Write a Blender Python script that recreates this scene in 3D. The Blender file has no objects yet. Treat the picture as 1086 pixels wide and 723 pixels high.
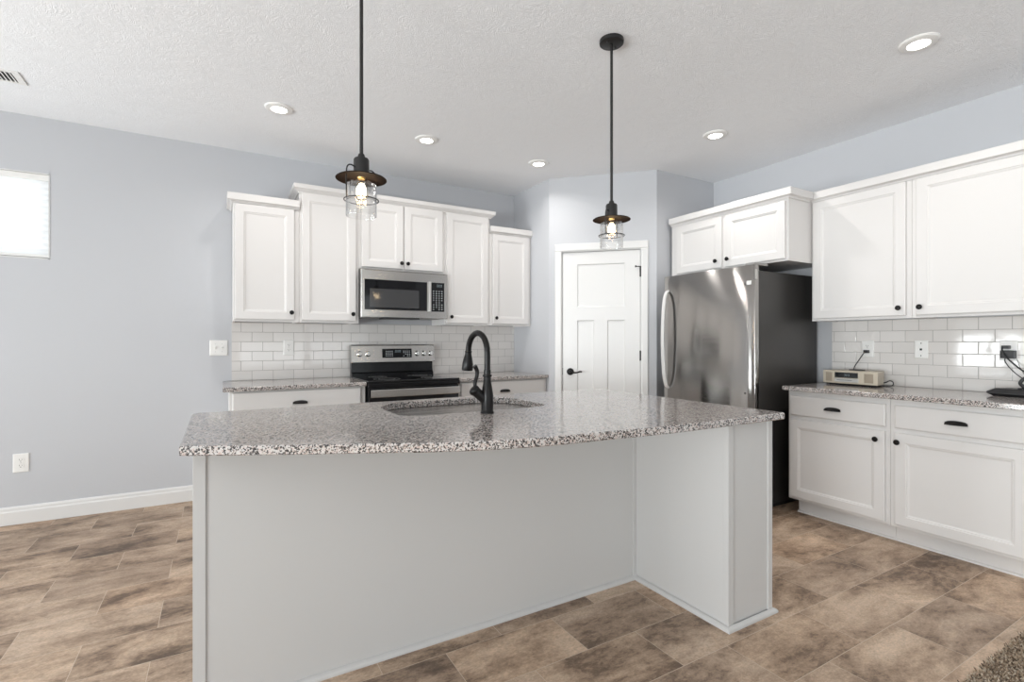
import bpy, bmesh, math, random
from mathutils import Vector, Matrix
random.seed(7)
S = bpy.context.scene
COL = S.collection
PI = math.pi

# ------------------------------------------------------------------ camera
cam_d = bpy.data.cameras.new('camera')
cam = bpy.data.objects.new('camera', cam_d)
COL.objects.link(cam)
cam.location = (0, 0, 1.22)
cam.rotation_euler = (PI / 2, 0, math.radians(-30.1))
cam_d.sensor_width = 36
cam_d.lens = 36 * 533 / 1086
cam_d.clip_start = 0.02
S.camera = cam
# ------------------------------------------------------------------ colour management and exposure
S.view_settings.view_transform = 'Standard'
S.view_settings.look = 'None'
S.view_settings.gamma = 1
S.view_settings.use_curve_mapping = False
S.view_settings.exposure = 0.27
try:
    S.cycles.use_denoising = True
    S.cycles.max_bounces = 10
    S.cycles.diffuse_bounces = 6
    S.cycles.glossy_bounces = 4
    S.cycles.transparent_max_bounces = 12
    S.cycles.sample_clamp_indirect = 6
    S.cycles.caustics_reflective = False
    S.cycles.caustics_refractive = False
except Exception:
    pass
# ------------------------------------------------------------------ world (overcast bright daylight outside)
w = bpy.data.worlds.new('sky')
S.world = w
w.use_nodes = True
w.node_tree.nodes['Background'].inputs[0].default_value = (0.95, 0.98, 1.0, 1)
w.node_tree.nodes['Background'].inputs[1].default_value = 1.5

# room extents
XL, XR, YB, YF, H = -3.6, 4.11, 4.56, -3.5, 2.74
P_DOOR, P_FRONT, P_HIGH, P_CAN, P_PEND = 180, 28, 1.2, 4.0, .35
P_SIDE = 430


def area(name, loc, rot, sx, sy, power, col=(1, 1, 1), shape='RECTANGLE', spread=180):
    d = bpy.data.lights.new(name, 'AREA')
    d.shape = shape
    d.size = sx
    d.size_y = sy
    d.energy = power
    d.color = col
    d.spread = math.radians(spread)
    o = bpy.data.objects.new(name, d)
    COL.objects.link(o)
    o.location = loc
    o.rotation_euler = rot
    return o


DAY = (0.972, 0.984, 1.0)
# daylight at the patio door and small high window; rear and side window lamps are added fill;
# all but the high one tilt up to brighten the ceiling in place of a bounced flash
UP = math.radians(40)
UP2 = math.radians(68)
area('daylight_patio', (XL - .75, 3.05, .75), (0, -PI / 2 - UP, 0), 1.5, 2.4, P_DOOR, DAY)
area('added_side_fill', (XL - .80, -1.1, .95), (0, -PI / 2 - math.radians(50), 0), 1.4, 2.9, P_SIDE, DAY)
area('added_rear_fill', (-1.75, YF - .80, .95), (PI / 2 + UP2, 0, 0), 2.9, 1.4, P_FRONT, DAY)
area('added_rear_fill', (1.75, YF - .80, .95), (PI / 2 + UP2, 0, 0), 2.9, 1.4, P_FRONT, DAY)
area('daylight_high_window', (-1.475, YB + .13, 2.068), (-PI / 2, 0, 0), .86, .54, P_HIGH, DAY)


# ------------------------------------------------------------------ materials
def nodes(name):
    m = bpy.data.materials.new(name)
    m.use_nodes = True
    nt = m.node_tree
    return m, nt, nt.nodes['Principled BSDF']


def N(nt, t, **k):
    n = nt.nodes.new(t)
    for a, b in k.items():
        setattr(n, a, b)
    return n


def L(nt, a, b):
    nt.links.new(a, b)


def setin(n, **k):
    for a, b in k.items():
        n.inputs[a.replace('_', ' ')].default_value = b


def coords(nt):
    return N(nt, 'ShaderNodeTexCoord').outputs['Object']


def noise_bump(nt, p, scale, strength, dist=0.002, vec=None, detail=3.0, mapping=None):
    n = N(nt, 'ShaderNodeTexNoise')
    setin(n, Scale=scale, Detail=detail)
    v = vec or coords(nt)
    if mapping:
        mp = N(nt, 'ShaderNodeMapping')
        mp.inputs['Scale'].default_value = mapping
        L(nt, v, mp.inputs[0])
        v = mp.outputs[0]
    L(nt, v, n.inputs['Vector'])
    b = N(nt, 'ShaderNodeBump')
    setin(b, Strength=strength, Distance=dist)
    L(nt, n.outputs['Fac'], b.inputs['Height'])
    L(nt, b.outputs[0], p.inputs['Normal'])
    return n, b


def plain(name, col, rough=.5, metal=0, bump=0, bscale=60, **k):
    m, nt, p = nodes(name)
    setin(p, Base_Color=(*col, 1), Roughness=rough, Metallic=metal)
    for a, b in k.items():
        p.inputs[a.replace('_', ' ')].default_value = b
    if bump:
        noise_bump(nt, p, bscale, bump)
    return m


def ramp(nt, fac, stops, interp='LINEAR'):
    r = N(nt, 'ShaderNodeValToRGB')
    cr = r.color_ramp
    cr.interpolation = interp
    while len(cr.elements) < len(stops):
        cr.elements.new(.5)
    for e, (pos, c) in zip(cr.elements, stops):
        e.position = pos
        e.color = (*c, 1)
    L(nt, fac, r.inputs[0])
    return r.outputs[0]


def mathn(nt, op, a, b=None):
    n = N(nt, 'ShaderNodeMath', operation=op)
    for i, x in enumerate((a, b)):
        if x is None:
            continue
        if isinstance(x, (int, float)):
            n.inputs[i].default_value = x
        else:
            L(nt, x, n.inputs[i])
    return n.outputs[0]


def mixc(nt, fac, a, b, blend='MIX'):
    n = N(nt, 'ShaderNodeMix', data_type='RGBA', blend_type=blend)
    for i, x in ((0, fac), (6, a), (7, b)):
        if isinstance(x, (int, float)):
            n.inputs[i].default_value = x
        elif isinstance(x, tuple):
            n.inputs[i].default_value = (*x, 1)
        else:
            L(nt, x, n.inputs[i])
    return n.outputs[2]


M = {}
M['wall'] = plain('wall_paint', (.535, .543, .567), .75, bump=.12, bscale=90)
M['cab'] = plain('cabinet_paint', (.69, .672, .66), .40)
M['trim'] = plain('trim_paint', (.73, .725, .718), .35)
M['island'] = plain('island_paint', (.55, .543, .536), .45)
M['white_plastic'] = plain('white_plastic', (.82, .81, .79), .3)
M['slot'] = plain('slot_dark', (.03, .03, .03), .6)
M['bronze'] = plain('dark_bronze', (.008, .007, .007), .30, Specular_IOR_Level=.22)
M['black_metal'] = plain('black_metal', (.022, .021, .021), .45, metal=.4)
M['disc'] = plain('aged_bronze_metal', (.014, .010, .009), .85, Specular_IOR_Level=.08)
M['black_glass'] = plain('black_glass', (.005, .005, .006), .05, Specular_IOR_Level=.4)
M['black_enamel'] = plain('black_enamel', (.006, .006, .007), .16, Specular_IOR_Level=.3)
M['black_plastic'] = plain('black_plastic', (.02, .02, .022), .42)
M['fridge_side'] = plain('fridge_side_paint', (.055, .052, .05), .35, metal=.3, bump=.08, bscale=250)
M['gasket'] = plain('gasket_rubber', (.10, .10, .10), .6)
M['beige'] = plain('beige_plastic', (.52, .46, .37), .4)
M['grille_cloth'] = plain('speaker_cloth', (.33, .28, .22), .9, bump=.6, bscale=900)
M['display'] = plain('display_glass', (.01, .011, .012), .12)
M['silver'] = plain('silver_plastic', (.55, .54, .52), .3, metal=.6)
M['chrome'] = plain('polished_steel', (.72, .71, .69), .14, metal=1)
M['lit_mark'] = plain('panel_print', (.75, .78, .8), .5)
M['lit_digit'] = plain('lit_digits', (.22, .27, .29), .5, Emission_Color=(.6, .85, 1, 1), Emission_Strength=.03)
M['grey_window'] = plain('microwave_screen', (.05, .05, .052), .08)
M['vent_dark'] = plain('vent_shadow', (.10, .10, .10), .8)


def ceiling_mat():
    m, nt, p = nodes('stomped_ceiling')
    setin(p, Base_Color=(.855, .863, .88, 1), Roughness=.9)
    c = coords(nt)
    n1 = N(nt, 'ShaderNodeTexNoise')
    setin(n1, Scale=5.0, Detail=2.0, Distortion=2.2)
    L(nt, c, n1.inputs['Vector'])
    mp = N(nt, 'ShaderNodeVectorMath', operation='MULTIPLY_ADD')
    L(nt, n1.outputs['Color'], mp.inputs[0])
    mp.inputs[1].default_value = (.5, .5, 0)
    L(nt, c, mp.inputs[2])
    wv = N(nt, 'ShaderNodeTexWave')
    setin(wv, Scale=17.0, Distortion=9.0, Detail=2.0, Detail_Scale=1.5)
    L(nt, mp.outputs[0], wv.inputs['Vector'])
    n2 = N(nt, 'ShaderNodeTexNoise')
    setin(n2, Scale=45.0, Detail=4.0)
    L(nt, c, n2.inputs['Vector'])
    hgt = mathn(nt, 'ADD', mathn(nt, 'MULTIPLY', wv.outputs['Fac'], .6), mathn(nt, 'MULTIPLY', n2.outputs['Fac'], 1.0))
    b = N(nt, 'ShaderNodeBump')
    setin(b, Strength=.34, Distance=.003)
    L(nt, hgt, b.inputs['Height'])
    L(nt, b.outputs[0], p.inputs['Normal'])
    return m


def tile_mat(name, axis, joint0, sign):
    """white 3x6 subway tile; rows start at the worktop, joint0 is a joint of the lowest row"""
    m, nt, p = nodes(name)
    c = coords(nt)
    sp = N(nt, 'ShaderNodeSeparateXYZ')
    L(nt, c, sp.inputs[0])
    W, R = .1555, .0775
    u = mathn(nt, 'ADD', sp.outputs[axis], -joint0 + W * 60.5)
    v = mathn(nt, 'ADD', sp.outputs['Z'], -.904 + R * 20)
    cb = N(nt, 'ShaderNodeCombineXYZ')
    L(nt, u, cb.inputs[0])
    L(nt, v, cb.inputs[1])

    def brick(mortar, smooth):
        b = N(nt, 'ShaderNodeTexBrick')
        b.offset = .5
        b.offset_frequency = 2
        b.squash = 1
        setin(b, Scale=1, Mortar_Size=mortar, Mortar_Smooth=smooth, Bias=0, Brick_Width=W, Row_Height=R)
        b.inputs['Color1'].default_value = (0, 0, 0, 1)
        b.inputs['Color2'].default_value = (1, 1, 1, 1)
        b.inputs['Mortar'].default_value = (.5, .5, .5, 1)
        L(nt, cb.outputs[0], b.inputs['Vector'])
        return b
    b1 = brick(.0013, .1)
    b2 = brick(.004, .9)
    fac = b1.outputs['Fac']
    tone = mixc(nt, b1.outputs['Color'], (.69, .662, .638), (.735, .705, .682))
    L(nt, mixc(nt, fac, tone, (.30, .285, .275)), p.inputs['Base Color'])
    L(nt, mathn(nt, 'ADD', mathn(nt, 'MULTIPLY', fac, .6), .055), p.inputs['Roughness'])
    # every tile sits a touch out of plane
    n = N(nt, 'ShaderNodeTexNoise')
    setin(n, Scale=9, Detail=1)
    L(nt, c, n.inputs['Vector'])
    h = mathn(nt, 'SUBTRACT', mathn(nt, 'MULTIPLY', n.outputs['Fac'], .15), b2.outputs['Fac'])
    b = N(nt, 'ShaderNodeBump')
    setin(b, Strength=.35, Distance=.0015)
    L(nt, h, b.inputs['Height'])
    L(nt, b.outputs[0], p.inputs['Normal'])
    return m


def floor_mat():
    m, nt, p = nodes('stone_look_floor')
    c = coords(nt)
    sp = N(nt, 'ShaderNodeSeparateXYZ')
    L(nt, c, sp.inputs[0])
    W, R = .4965, .2593
    u = mathn(nt, 'ADD', sp.outputs['X'], -2.747 + W * 40)
    v = mathn(nt, 'ADD', sp.outputs['Y'], -1.05 + R * 41)
    cb = N(nt, 'ShaderNodeCombineXYZ')
    L(nt, u, cb.inputs[0])
    L(nt, v, cb.inputs[1])
    b1 = N(nt, 'ShaderNodeTexBrick')
    b1.offset = .5
    b1.offset_frequency = 2
    setin(b1, Scale=1, Mortar_Size=.0013, Mortar_Smooth=.3, Bias=0, Brick_Width=W, Row_Height=R)
    b1.inputs['Color1'].default_value = (0, 0, 0, 1)
    b1.inputs['Color2'].default_value = (1, 1, 1, 1)
    b1.inputs['Mortar'].default_value = (.5, .5, .5, 1)
    L(nt, cb.outputs[0], b1.inputs['Vector'])
    rnd = b1.outputs['Color']

    def nz(scale, mapping, wmul, detail, dist=0.0, rough=.66):
        mp = N(nt, 'ShaderNodeMapping')
        mp.inputs['Scale'].default_value = mapping
        L(nt, c, mp.inputs[0])
        n = N(nt, 'ShaderNodeTexNoise', noise_dimensions='4D')
        setin(n, Scale=scale, Detail=detail, Roughness=rough, Distortion=dist)
        L(nt, mp.outputs[0], n.inputs['Vector'])
        L(nt, mathn(nt, 'MULTIPLY', rnd, wmul), n.inputs['W'])
        return n.outputs['Fac']
    broad = nz(1.0, (2.1, 4.4, 1), 40, 9, .4, .70)
    fine = nz(1.0, (19, 34, 1), 15, 9, .5, .78)
    grain = nz(1.0, (90, 130, 1), 15, 4)
    base = ramp(nt, broad, [(.36, (.215, .155, .112)), (.45, (.35, .254, .183)), (.53, (.455, .338, .247)), (.63, (.56, .44, .34))])
    streak = ramp(nt, mathn(nt, 'ADD', mathn(nt, 'MULTIPLY', broad, .62), mathn(nt, 'MULTIPLY', fine, .53)), [(.495, (.42, .37, .34)), (.545, (.80, .78, .76)), (.59, (.96, .96, .96)), (.68, (1.14, 1.12, 1.10))])
    col = mixc(nt, .8, base, streak, 'MULTIPLY')
    tint = ramp(nt, rnd, [(0, (.80, .77, .75)), (.35, (.95, .93, .91)), (.7, (1.03, 1.0, .96)), (1, (1.12, 1.05, .98))])
    col = mixc(nt, .85, col, tint, 'MULTIPLY')
    col = mixc(nt, .5, col, ramp(nt, grain, [(.35, (.62, .62, .62)), (.65, (1.30, 1.30, 1.30))]), 'MULTIPLY')
    L(nt, mixc(nt, b1.outputs['Fac'], col, (.58, .47, .37)), p.inputs['Base Color'])
    L(nt, mathn(nt, 'ADD', mathn(nt, 'MULTIPLY', fine, .25), .38), p.inputs['Roughness'])
    h = mathn(nt, 'SUBTRACT', mathn(nt, 'MULTIPLY', fine, .4), b1.outputs['Fac'])
    b = N(nt, 'ShaderNodeBump')
    setin(b, Strength=.35, Distance=.0015)
    L(nt, h, b.inputs['Height'])
    L(nt, b.outputs[0], p.inputs['Normal'])
    return m


def granite_mat():
    m, nt, p = nodes('speckled_granite')
    c = coords(nt)
    nd = N(nt, 'ShaderNodeTexNoise')
    setin(nd, Scale=160, Detail=2)
    L(nt, c, nd.inputs['Vector'])
    ma = N(nt, 'ShaderNodeVectorMath', operation='MULTIPLY_ADD')
    L(nt, nd.outputs['Color'], ma.inputs[0])
    ma.inputs[1].default_value = (.006, .006, .006)
    L(nt, c, ma.inputs[2])

    def vor(scale):
        vv = N(nt, 'ShaderNodeTexVoronoi')
        setin(vv, Scale=scale, Randomness=1.0)
        L(nt, ma.outputs[0], vv.inputs['Vector'])
        s = N(nt, 'ShaderNodeSeparateColor')
        L(nt, vv.outputs['Color'], s.inputs[0])
        return s
    a = vor(185)
    b = vor(270)
    base = ramp(nt, a.outputs[0], [(0, (.55, .505, .48)), (.27, (.48, .395, .36)), (.50, (.21, .18, .167)), (.64, (.56, .535, .515)), (.77, (.04, .038, .038))], 'CONSTANT')
    sp = ramp(nt, b.outputs[1], [(0, (.05, .048, .05)), (.19, (.52, .50, .485)), (.34, (1, 1, 1))], 'CONSTANT')
    msk = mathn(nt, 'LESS_THAN', b.outputs[1], .34)
    L(nt, mixc(nt, msk, base, sp), p.inputs['Base Color'])
    setin(p, Roughness=.11)
    p.inputs['IOR'].default_value = 1.85
    return m


ANISO_ROT = 0.25


def steel_mat(name, col, rough, along, wavy=0, aniso=.7, tex=(1, 1, 1)):
    m, nt, p = nodes(name)
    setin(p, Base_Color=(*col, 1), Roughness=rough, Metallic=1)
    c = coords(nt)
    mp = N(nt, 'ShaderNodeMapping')
    mp.inputs['Scale'].default_value = along
    L(nt, c, mp.inputs[0])
    n = N(nt, 'ShaderNodeTexNoise')
    setin(n, Scale=1, Detail=3)
    L(nt, mp.outputs[0], n.inputs['Vector'])
    L(nt, mathn(nt, 'ADD', mathn(nt, 'MULTIPLY', n.outputs['Fac'], .12), rough - .06), p.inputs['Roughness'])
    if aniso:
        p.inputs['Anisotropic'].default_value = aniso
        p.inputs['Anisotropic Rotation'].default_value = ANISO_ROT
        tg = N(nt, 'ShaderNodeTangent', direction_type='RADIAL', axis='Z')
        L(nt, tg.outputs[0], p.inputs['Tangent'])
    b = N(nt, 'ShaderNodeBump')
    setin(b, Strength=.06, Distance=.0006)
    L(nt, n.outputs['Fac'], b.inputs['Height'])
    if wavy:
        mp2 = N(nt, 'ShaderNodeMapping')
        mp2.inputs['Scale'].default_value = tex
        L(nt, c, mp2.inputs[0])
        n2 = N(nt, 'ShaderNodeTexNoise')
        setin(n2, Scale=1, Detail=1.5, Roughness=.4)
        L(nt, mp2.outputs[0], n2.inputs['Vector'])
        b2 = N(nt, 'ShaderNodeBump')
        setin(b2, Strength=1.0, Distance=wavy)
        L(nt, n2.outputs['Fac'], b2.inputs['Height'])
        L(nt, b2.outputs[0], b.inputs['Normal'])
    L(nt, b.outputs[0], p.inputs['Normal'])
    return m


def glass_mat(name, tint, bub=0, gloss=.04):
    m = bpy.data.materials.new(name)
    m.use_nodes = True
    nt = m.node_tree
    nt.nodes.remove(nt.nodes['Principled BSDF'])
    out = nt.nodes['Material Output']
    tr = N(nt, 'ShaderNodeBsdfTransparent')
    tr.inputs[0].default_value = (*tint, 1)
    gl = N(nt, 'ShaderNodeBsdfGlossy')
    gl.inputs['Roughness'].default_value = gloss
    lw = N(nt, 'ShaderNodeLayerWeight')
    lw.inputs[0].default_value = .35
    mx = N(nt, 'ShaderNodeMixShader')
    L(nt, mathn(nt, 'MULTIPLY', lw.outputs['Facing'], .75), mx.inputs[0])
    L(nt, tr.outputs[0], mx.inputs[1])
    L(nt, gl.outputs[0], mx.inputs[2])
    if bub:
        v = N(nt, 'ShaderNodeTexVoronoi')
        setin(v, Scale=bub)
        L(nt, coords(nt), v.inputs['Vector'])
        bp = N(nt, 'ShaderNodeBump')
        setin(bp, Strength=.35, Distance=.002)
        L(nt, v.outputs['Distance'], bp.inputs['Height'])
        L(nt, bp.outputs[0], gl.inputs['Normal'])
        L(nt, bp.outputs[0], lw.inputs['Normal'])
    L(nt, mx.outputs[0], out.inputs[0])
    return m


def emit(name, col, st):
    m = bpy.data.materials.new(name)
    m.use_nodes = True
    nt = m.node_tree
    nt.nodes.remove(nt.nodes['Principled BSDF'])
    e = N(nt, 'ShaderNodeEmission')
    e.inputs[0].default_value = (*col, 1)
    e.inputs[1].default_value = st
    L(nt, e.outputs[0], nt.nodes['Material Output'].inputs[0])
    return m


def shade_fabric():
    m = bpy.data.materials.new('shade_fabric')
    m.use_nodes = True
    nt = m.node_tree
    p = nt.nodes['Principled BSDF']
    setin(p, Base_Color=(.9, .91, .92, 1), Roughness=.9)
    t = N(nt, 'ShaderNodeBsdfTranslucent')
    t.inputs[0].default_value = (.92, .94, .96, 1)
    mx = N(nt, 'ShaderNodeMixShader')
    mx.inputs[0].default_value = .35
    L(nt, p.outputs[0], mx.inputs[1])
    L(nt, t.outputs[0], mx.inputs[2])
    L(nt, mx.outputs[0], nt.nodes['Material Output'].inputs[0])
    return m


def carpet_mat():
    m, nt, p = nodes('shag_carpet')
    v = N(nt, 'ShaderNodeTexVoronoi')
    setin(v, Scale=130)
    L(nt, coords(nt), v.inputs['Vector'])
    s = N(nt, 'ShaderNodeSeparateColor')
    L(nt, v.outputs['Color'], s.inputs[0])
    L(nt, ramp(nt, s.outputs[0], [(0, (.42, .33, .24)), (.35, (.27, .195, .135)), (.6, (.50, .42, .33)), (.82, (.13, .095, .07))], 'CONSTANT'), p.inputs['Base Color'])
    setin(p, Roughness=1)
    return m


M['ceiling'] = ceiling_mat()
M['tile_b'] = tile_mat('subway_tile_back', 'X', .218, 1)
M['tile_r'] = tile_mat('subway_tile_side', 'Y', 1.490, 1)
M['floor'] = floor_mat()
M['granite'] = granite_mat()
M['steel_h'] = steel_mat('brushed_steel_horizontal', (.50, .485, .465), .24, (3, 3, 420))
M['steel_v'] = steel_mat('brushed_steel_fridge', (.40, .385, .37), .14, (3, 3, 400), wavy=.02, aniso=.95, tex=(1, 7, .6))
M['steel_sink'] = steel_mat('sink_steel', (.27, .25, .235), .26, (4, 200, 4))
M['fr_handle'] = plain('satin_handle', (.80, .79, .78), .35, metal=.35)
M['glass'] = glass_mat('seeded_glass', (.97, .97, .97), bub=70, gloss=.10)
M['pane'] = glass_mat('window_glass', (.96, .98, .98))
M['bulb_glass'] = glass_mat('bulb_glass', (1, .97, .93))
M['filament'] = emit('glowing_filament', (1.0, .76, .46), 34)
M['can_lens'] = emit('light_lens', (1.0, .97, .92), 9)
M['shade'] = shade_fabric()
M['carpet'] = carpet_mat()


# ------------------------------------------------------------------ mesh builder
class MB:
    def __init__(s):
        s.v = []
        s.f = []
        s.sm = []

    def add(s, vs, fs, smooth=False):
        n = len(s.v)
        s.v += [tuple(v) for v in vs]
        s.f += [tuple(i + n for i in f) for f in fs]
        s.sm += [smooth] * len(fs)
        return s

    def box(s, x0, x1, y0, y1, z0, z1, bev=0, seg=2):
        if x0 > x1: x0, x1 = x1, x0
        if y0 > y1: y0, y1 = y1, y0
        if z0 > z1: z0, z1 = z1, z0
        vs = [(x, y, z) for z in (z0, z1) for y in (y0, y1) for x in (x0, x1)]
        fs = [(0, 2, 3, 1), (4, 5, 7, 6), (0, 1, 5, 4), (2, 6, 7, 3), (0, 4, 6, 2), (1, 3, 7, 5)]
        if not bev:
            return s.add(vs, fs)
        bm = bmesh.new()
        bv = [bm.verts.new(v) for v in vs]
        for f in fs:
            bm.faces.new([bv[i] for i in f])
        bmesh.ops.bevel(bm, geom=list(bm.edges), offset=bev, segments=seg, profile=.7, affect='EDGES')
        return s.bm(bm)

    def bm(s, bm, smooth=False):
        bm.verts.index_update()
        s.add([v.co[:] for v in bm.verts], [[v.index for v in f.verts] for f in bm.faces], smooth)
        bm.free()
        return s

    def ring(s, c, axis, r, n):
        a = Vector(axis).normalized()
        t = Vector((0, 0, 1)) if abs(a.z) < .9 else Vector((1, 0, 0))
        e1 = a.cross(t).normalized()
        e2 = a.cross(e1)
        return [tuple(Vector(c) + r * (math.cos(2 * PI * i / n) * e1 + math.sin(2 * PI * i / n) * e2)) for i in range(n)]

    def loft(s, rings, closed=True, cap=True, smooth=True):
        n = len(rings[0])
        vs = [v for r in rings for v in r]
        fs = []
        for k in range(len(rings) - 1):
            for i in range(n if closed else n - 1):
                j = (i + 1) % n
                fs.append((k * n + i, k * n + j, (k + 1) * n + j, (k + 1) * n + i))
        s.add(vs, fs, smooth)
        if cap and closed:
            m = len(s.v) - len(vs)
            s.f.append(tuple(m + i for i in reversed(range(n))))
            s.f.append(tuple(m + (len(rings) - 1) * n + i for i in range(n)))
            s.sm += [False, False]
        return s

    def lathe(s, c, prof, axis=(0, 0, 1), n=28, cap=True, smooth=True):
        """prof: (r, h) along axis from c"""
        a = Vector(axis).normalized()
        return s.loft([s.ring(Vector(c) + a * h, axis, max(r, 1e-4), n) for r, h in prof], cap=cap, smooth=smooth)

    def tube(s, pts, r, n=12, smooth=True):
        pts = [Vector(p) for p in pts]
        rs = r if isinstance(r, (list, tuple)) else [r] * len(pts)
        rings = []
        prev = None
        for i, p in enumerate(pts):
            d = (pts[min(i + 1, len(pts) - 1)] - pts[max(i - 1, 0)]).normalized()
            if prev is None:
                t = Vector((0, 0, 1)) if abs(d.z) < .9 else Vector((1, 0, 0))
                e1 = d.cross(t).normalized()
            else:
                e1 = (prev - d * prev.dot(d)).normalized()
            prev = e1
            e2 = d.cross(e1)
            rings.append([tuple(p + rs[i] * (math.cos(2 * PI * k / n) * e1 + math.sin(2 * PI * k / n) * e2)) for k in range(n)])
        return s.loft(rings, smooth=smooth)

    def torus(s, c, R, r, axis=(0, 0, 1), n=40, m=10):
        cs = s.ring(c, axis, R, n)
        a = Vector(axis).normalized()
        rings = []
        for q in cs:
            d = (Vector(q) - Vector(c)).normalized()
            rings.append([tuple(Vector(q) + r * (math.cos(2 * PI * k / m) * d + math.sin(2 * PI * k / m) * a)) for k in range(m)])
        rings.append(rings[0])
        return s.loft(rings, cap=False)

    def prism(s, poly, z0, z1, bev=0):
        """poly in xy, extruded in z"""
        n = len(poly)
        def inset(d):
            if not d: return poly
            out = []
            for i in range(n):
                a, b, c = Vector(poly[i - 1]), Vector(poly[i]), Vector(poly[(i + 1) % n])
                e1, e2 = (b - a).normalized(), (c - b).normalized()
                n1, n2 = Vector((-e1.y, e1.x)), Vector((-e2.y, e2.x))
                mm = (n1 + n2)
                mm = mm / max(.3, mm.dot(n1))
                out.append(tuple(b + mm * d))
            return out
        if bev:
            rings = [[(x, y, z0) for x, y in inset(bev)], [(x, y, z0 + bev) for x, y in poly],
                     [(x, y, z1 - bev) for x, y in poly], [(x, y, z1) for x, y in inset(bev)]]
        else:
            rings = [[(x, y, z0) for x, y in poly], [(x, y, z1) for x, y in poly]]
        return s.loft(rings, smooth=False)

    def rings_rect(s, x0, x1, z0, z1, rings, back=None):
        """face looking to -y made of nested rectangles: rings = [(inset, y)...]; back = y of the back"""
        rr = []
        if back is not None:
            rr.append([(x0, back, z0), (x1, back, z0), (x1, back, z1), (x0, back, z1)])
        for i, y in rings:
            rr.append([(x0 + i, y, z0 + i), (x1 - i, y, z0 + i), (x1 - i, y, z1 - i), (x0 + i, y, z1 - i)])
        return s.loft(rr, cap=True, smooth=False)

    def build(s, name, mat, parent=None, loc=None, angle=None):
        me = bpy.data.meshes.new(name)
        me.from_pydata(s.v, [], s.f)
        bm = bmesh.new()
        bm.from_mesh(me)
        bmesh.ops.recalc_face_normals(bm, faces=bm.faces)
        bm.to_mesh(me)
        bm.free()
        for p, sm in zip(me.polygons, s.sm):
            p.use_smooth = sm
        if any(s.sm):
            try:
                me.set_sharp_from_angle(angle=math.radians(angle or 38))
            except Exception:
                pass
        me.materials.append(M[mat] if isinstance(mat, str) else mat)
        o = bpy.data.objects.new(name, me)
        COL.objects.link(o)
        if parent:
            o.parent = parent
        if loc:
            o.location = loc
        return o


def tag(o, label=None, cat=None, group=None, kind=None):
    if label: o['label'] = label
    if cat: o['category'] = cat
    if group: o['group'] = group
    if kind: o['kind'] = kind
    return o


def thing(name, label, cat, loc=(0, 0, 0), rz=0, group=None, kind=None):
    o = bpy.data.objects.new(name, None)
    o.empty_display_size = .05
    COL.objects.link(o)
    o.location = loc
    o.rotation_euler = (0, 0, rz)
    return tag(o, label, cat, group, kind)


def struct(name, mb, mat, label=None, parent=None, cat=None):
    o = mb.build(name, mat, parent)
    if parent is None:
        o['kind'] = 'structure'
        if label: o['label'] = label
        if cat: o['category'] = cat
    return o


def copy_tree(o, parent=None):
    c = o.copy()
    COL.objects.link(c)
    if parent: c.parent = parent
    for ch in list(o.children):
        copy_tree(ch, c)
    return c


def catmull(pts, k=8):
    P = [Vector(p) for p in pts]
    P = [P[0] * 2 - P[1]] + P + [P[-1] * 2 - P[-2]]
    out = []
    for i in range(1, len(P) - 2):
        for j in range(k):
            t = j / k
            a, b, c, d = P[i - 1], P[i], P[i + 1], P[i + 2]
            out.append(.5 * ((2 * b) + (c - a) * t + (2 * a - 5 * b + 4 * c - d) * t * t + (3 * b - a - 3 * c + d) * t ** 3))
    out.append(P[-2])
    return out


# ================================================================== SETTING
T = .12
struct('floor', MB().box(XL - T, XR + T, YF - T, YB + T, -.12, 0), 'floor', 'stone-look tan and brown tile floor in running bond', cat='floor')
struct('ceiling', MB().box(XL - T, XR + T, YF - T, YB + T, H, H + .12), 'ceiling', 'white stomp-textured ceiling', cat='ceiling')


def wall_holes(name, axis, u0, u1, v0, v1, w0, w1, holes, label):
    """wall slab between u0..u1, z 0..H, thickness v0..v1, rectangular holes (ua,ub,za,zb)"""
    mb = MB()
    hs = sorted(holes)
    def bx(a, b, z0, z1):
        if axis == 'x': mb.box(a, b, v0, v1, z0, z1)
        else: mb.box(v0, v1, a, b, z0, z1)
    u = u0
    for a, b, z0, z1 in hs:
        bx(u, a, w0, w1)
        if z0 > w0: bx(a, b, w0, z0)
        bx(a, b, z1, w1)
        u = b
    bx(u, u1, w0, w1)
    return struct(name, mb, 'wall', label, cat='wall')


HW = (-1.93, -1.012, 1.778, 2.36)
wall_holes('wall_back', 'x', XL, XR + T, YB, YB + T, 0, H, [HW], 'pale blue-grey wall behind the range and tall cabinets')
wall_holes('wall_left', 'y', YF, YB + T, XL - T, XL, 0, H, [(-2.6, .4, .4, 2.35), (2.1, 4.0, .02, 2.08)], 'pale grey wall with the patio door')
wall_holes('wall_front', 'x', XL, XR + T, YF - T, YF, 0, H, [(-3.2, -.3, .4, 2.35), (.3, 3.2, .4, 2.35)], 'pale grey wall behind the viewer')
struct('wall_right', MB().box(XR, XR + T, YF, 3.22, 0, H), 'wall', 'pale blue-grey wall behind the refrigerator and radio counter', cat='wall')
# pantry corner: side wall X=2.66, diagonal wall, side wall Y=3.22 (solid corner block of walls)
A = Vector((2.665, 3.902, 0)); B = Vector((3.35, 3.217, 0))
tw = .11
struct('wall_pantry_side', MB().prism([(2.665, 3.902), (2.665 + tw, 3.902 + .06), (2.665 + tw, YB), (2.665, YB)], 0, H), 'wall', 'short pale wall between the short upper cabinet and the pantry door', cat='wall')
struct('wall_pantry_front', MB().prism([(3.35, 3.217), (XR, 3.217), (XR, 3.217 + tw), (3.35 + .06, 3.217 + tw)], 0, H), 'wall', 'short grey wall between the pantry door and the refrigerator', cat='wall')
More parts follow.
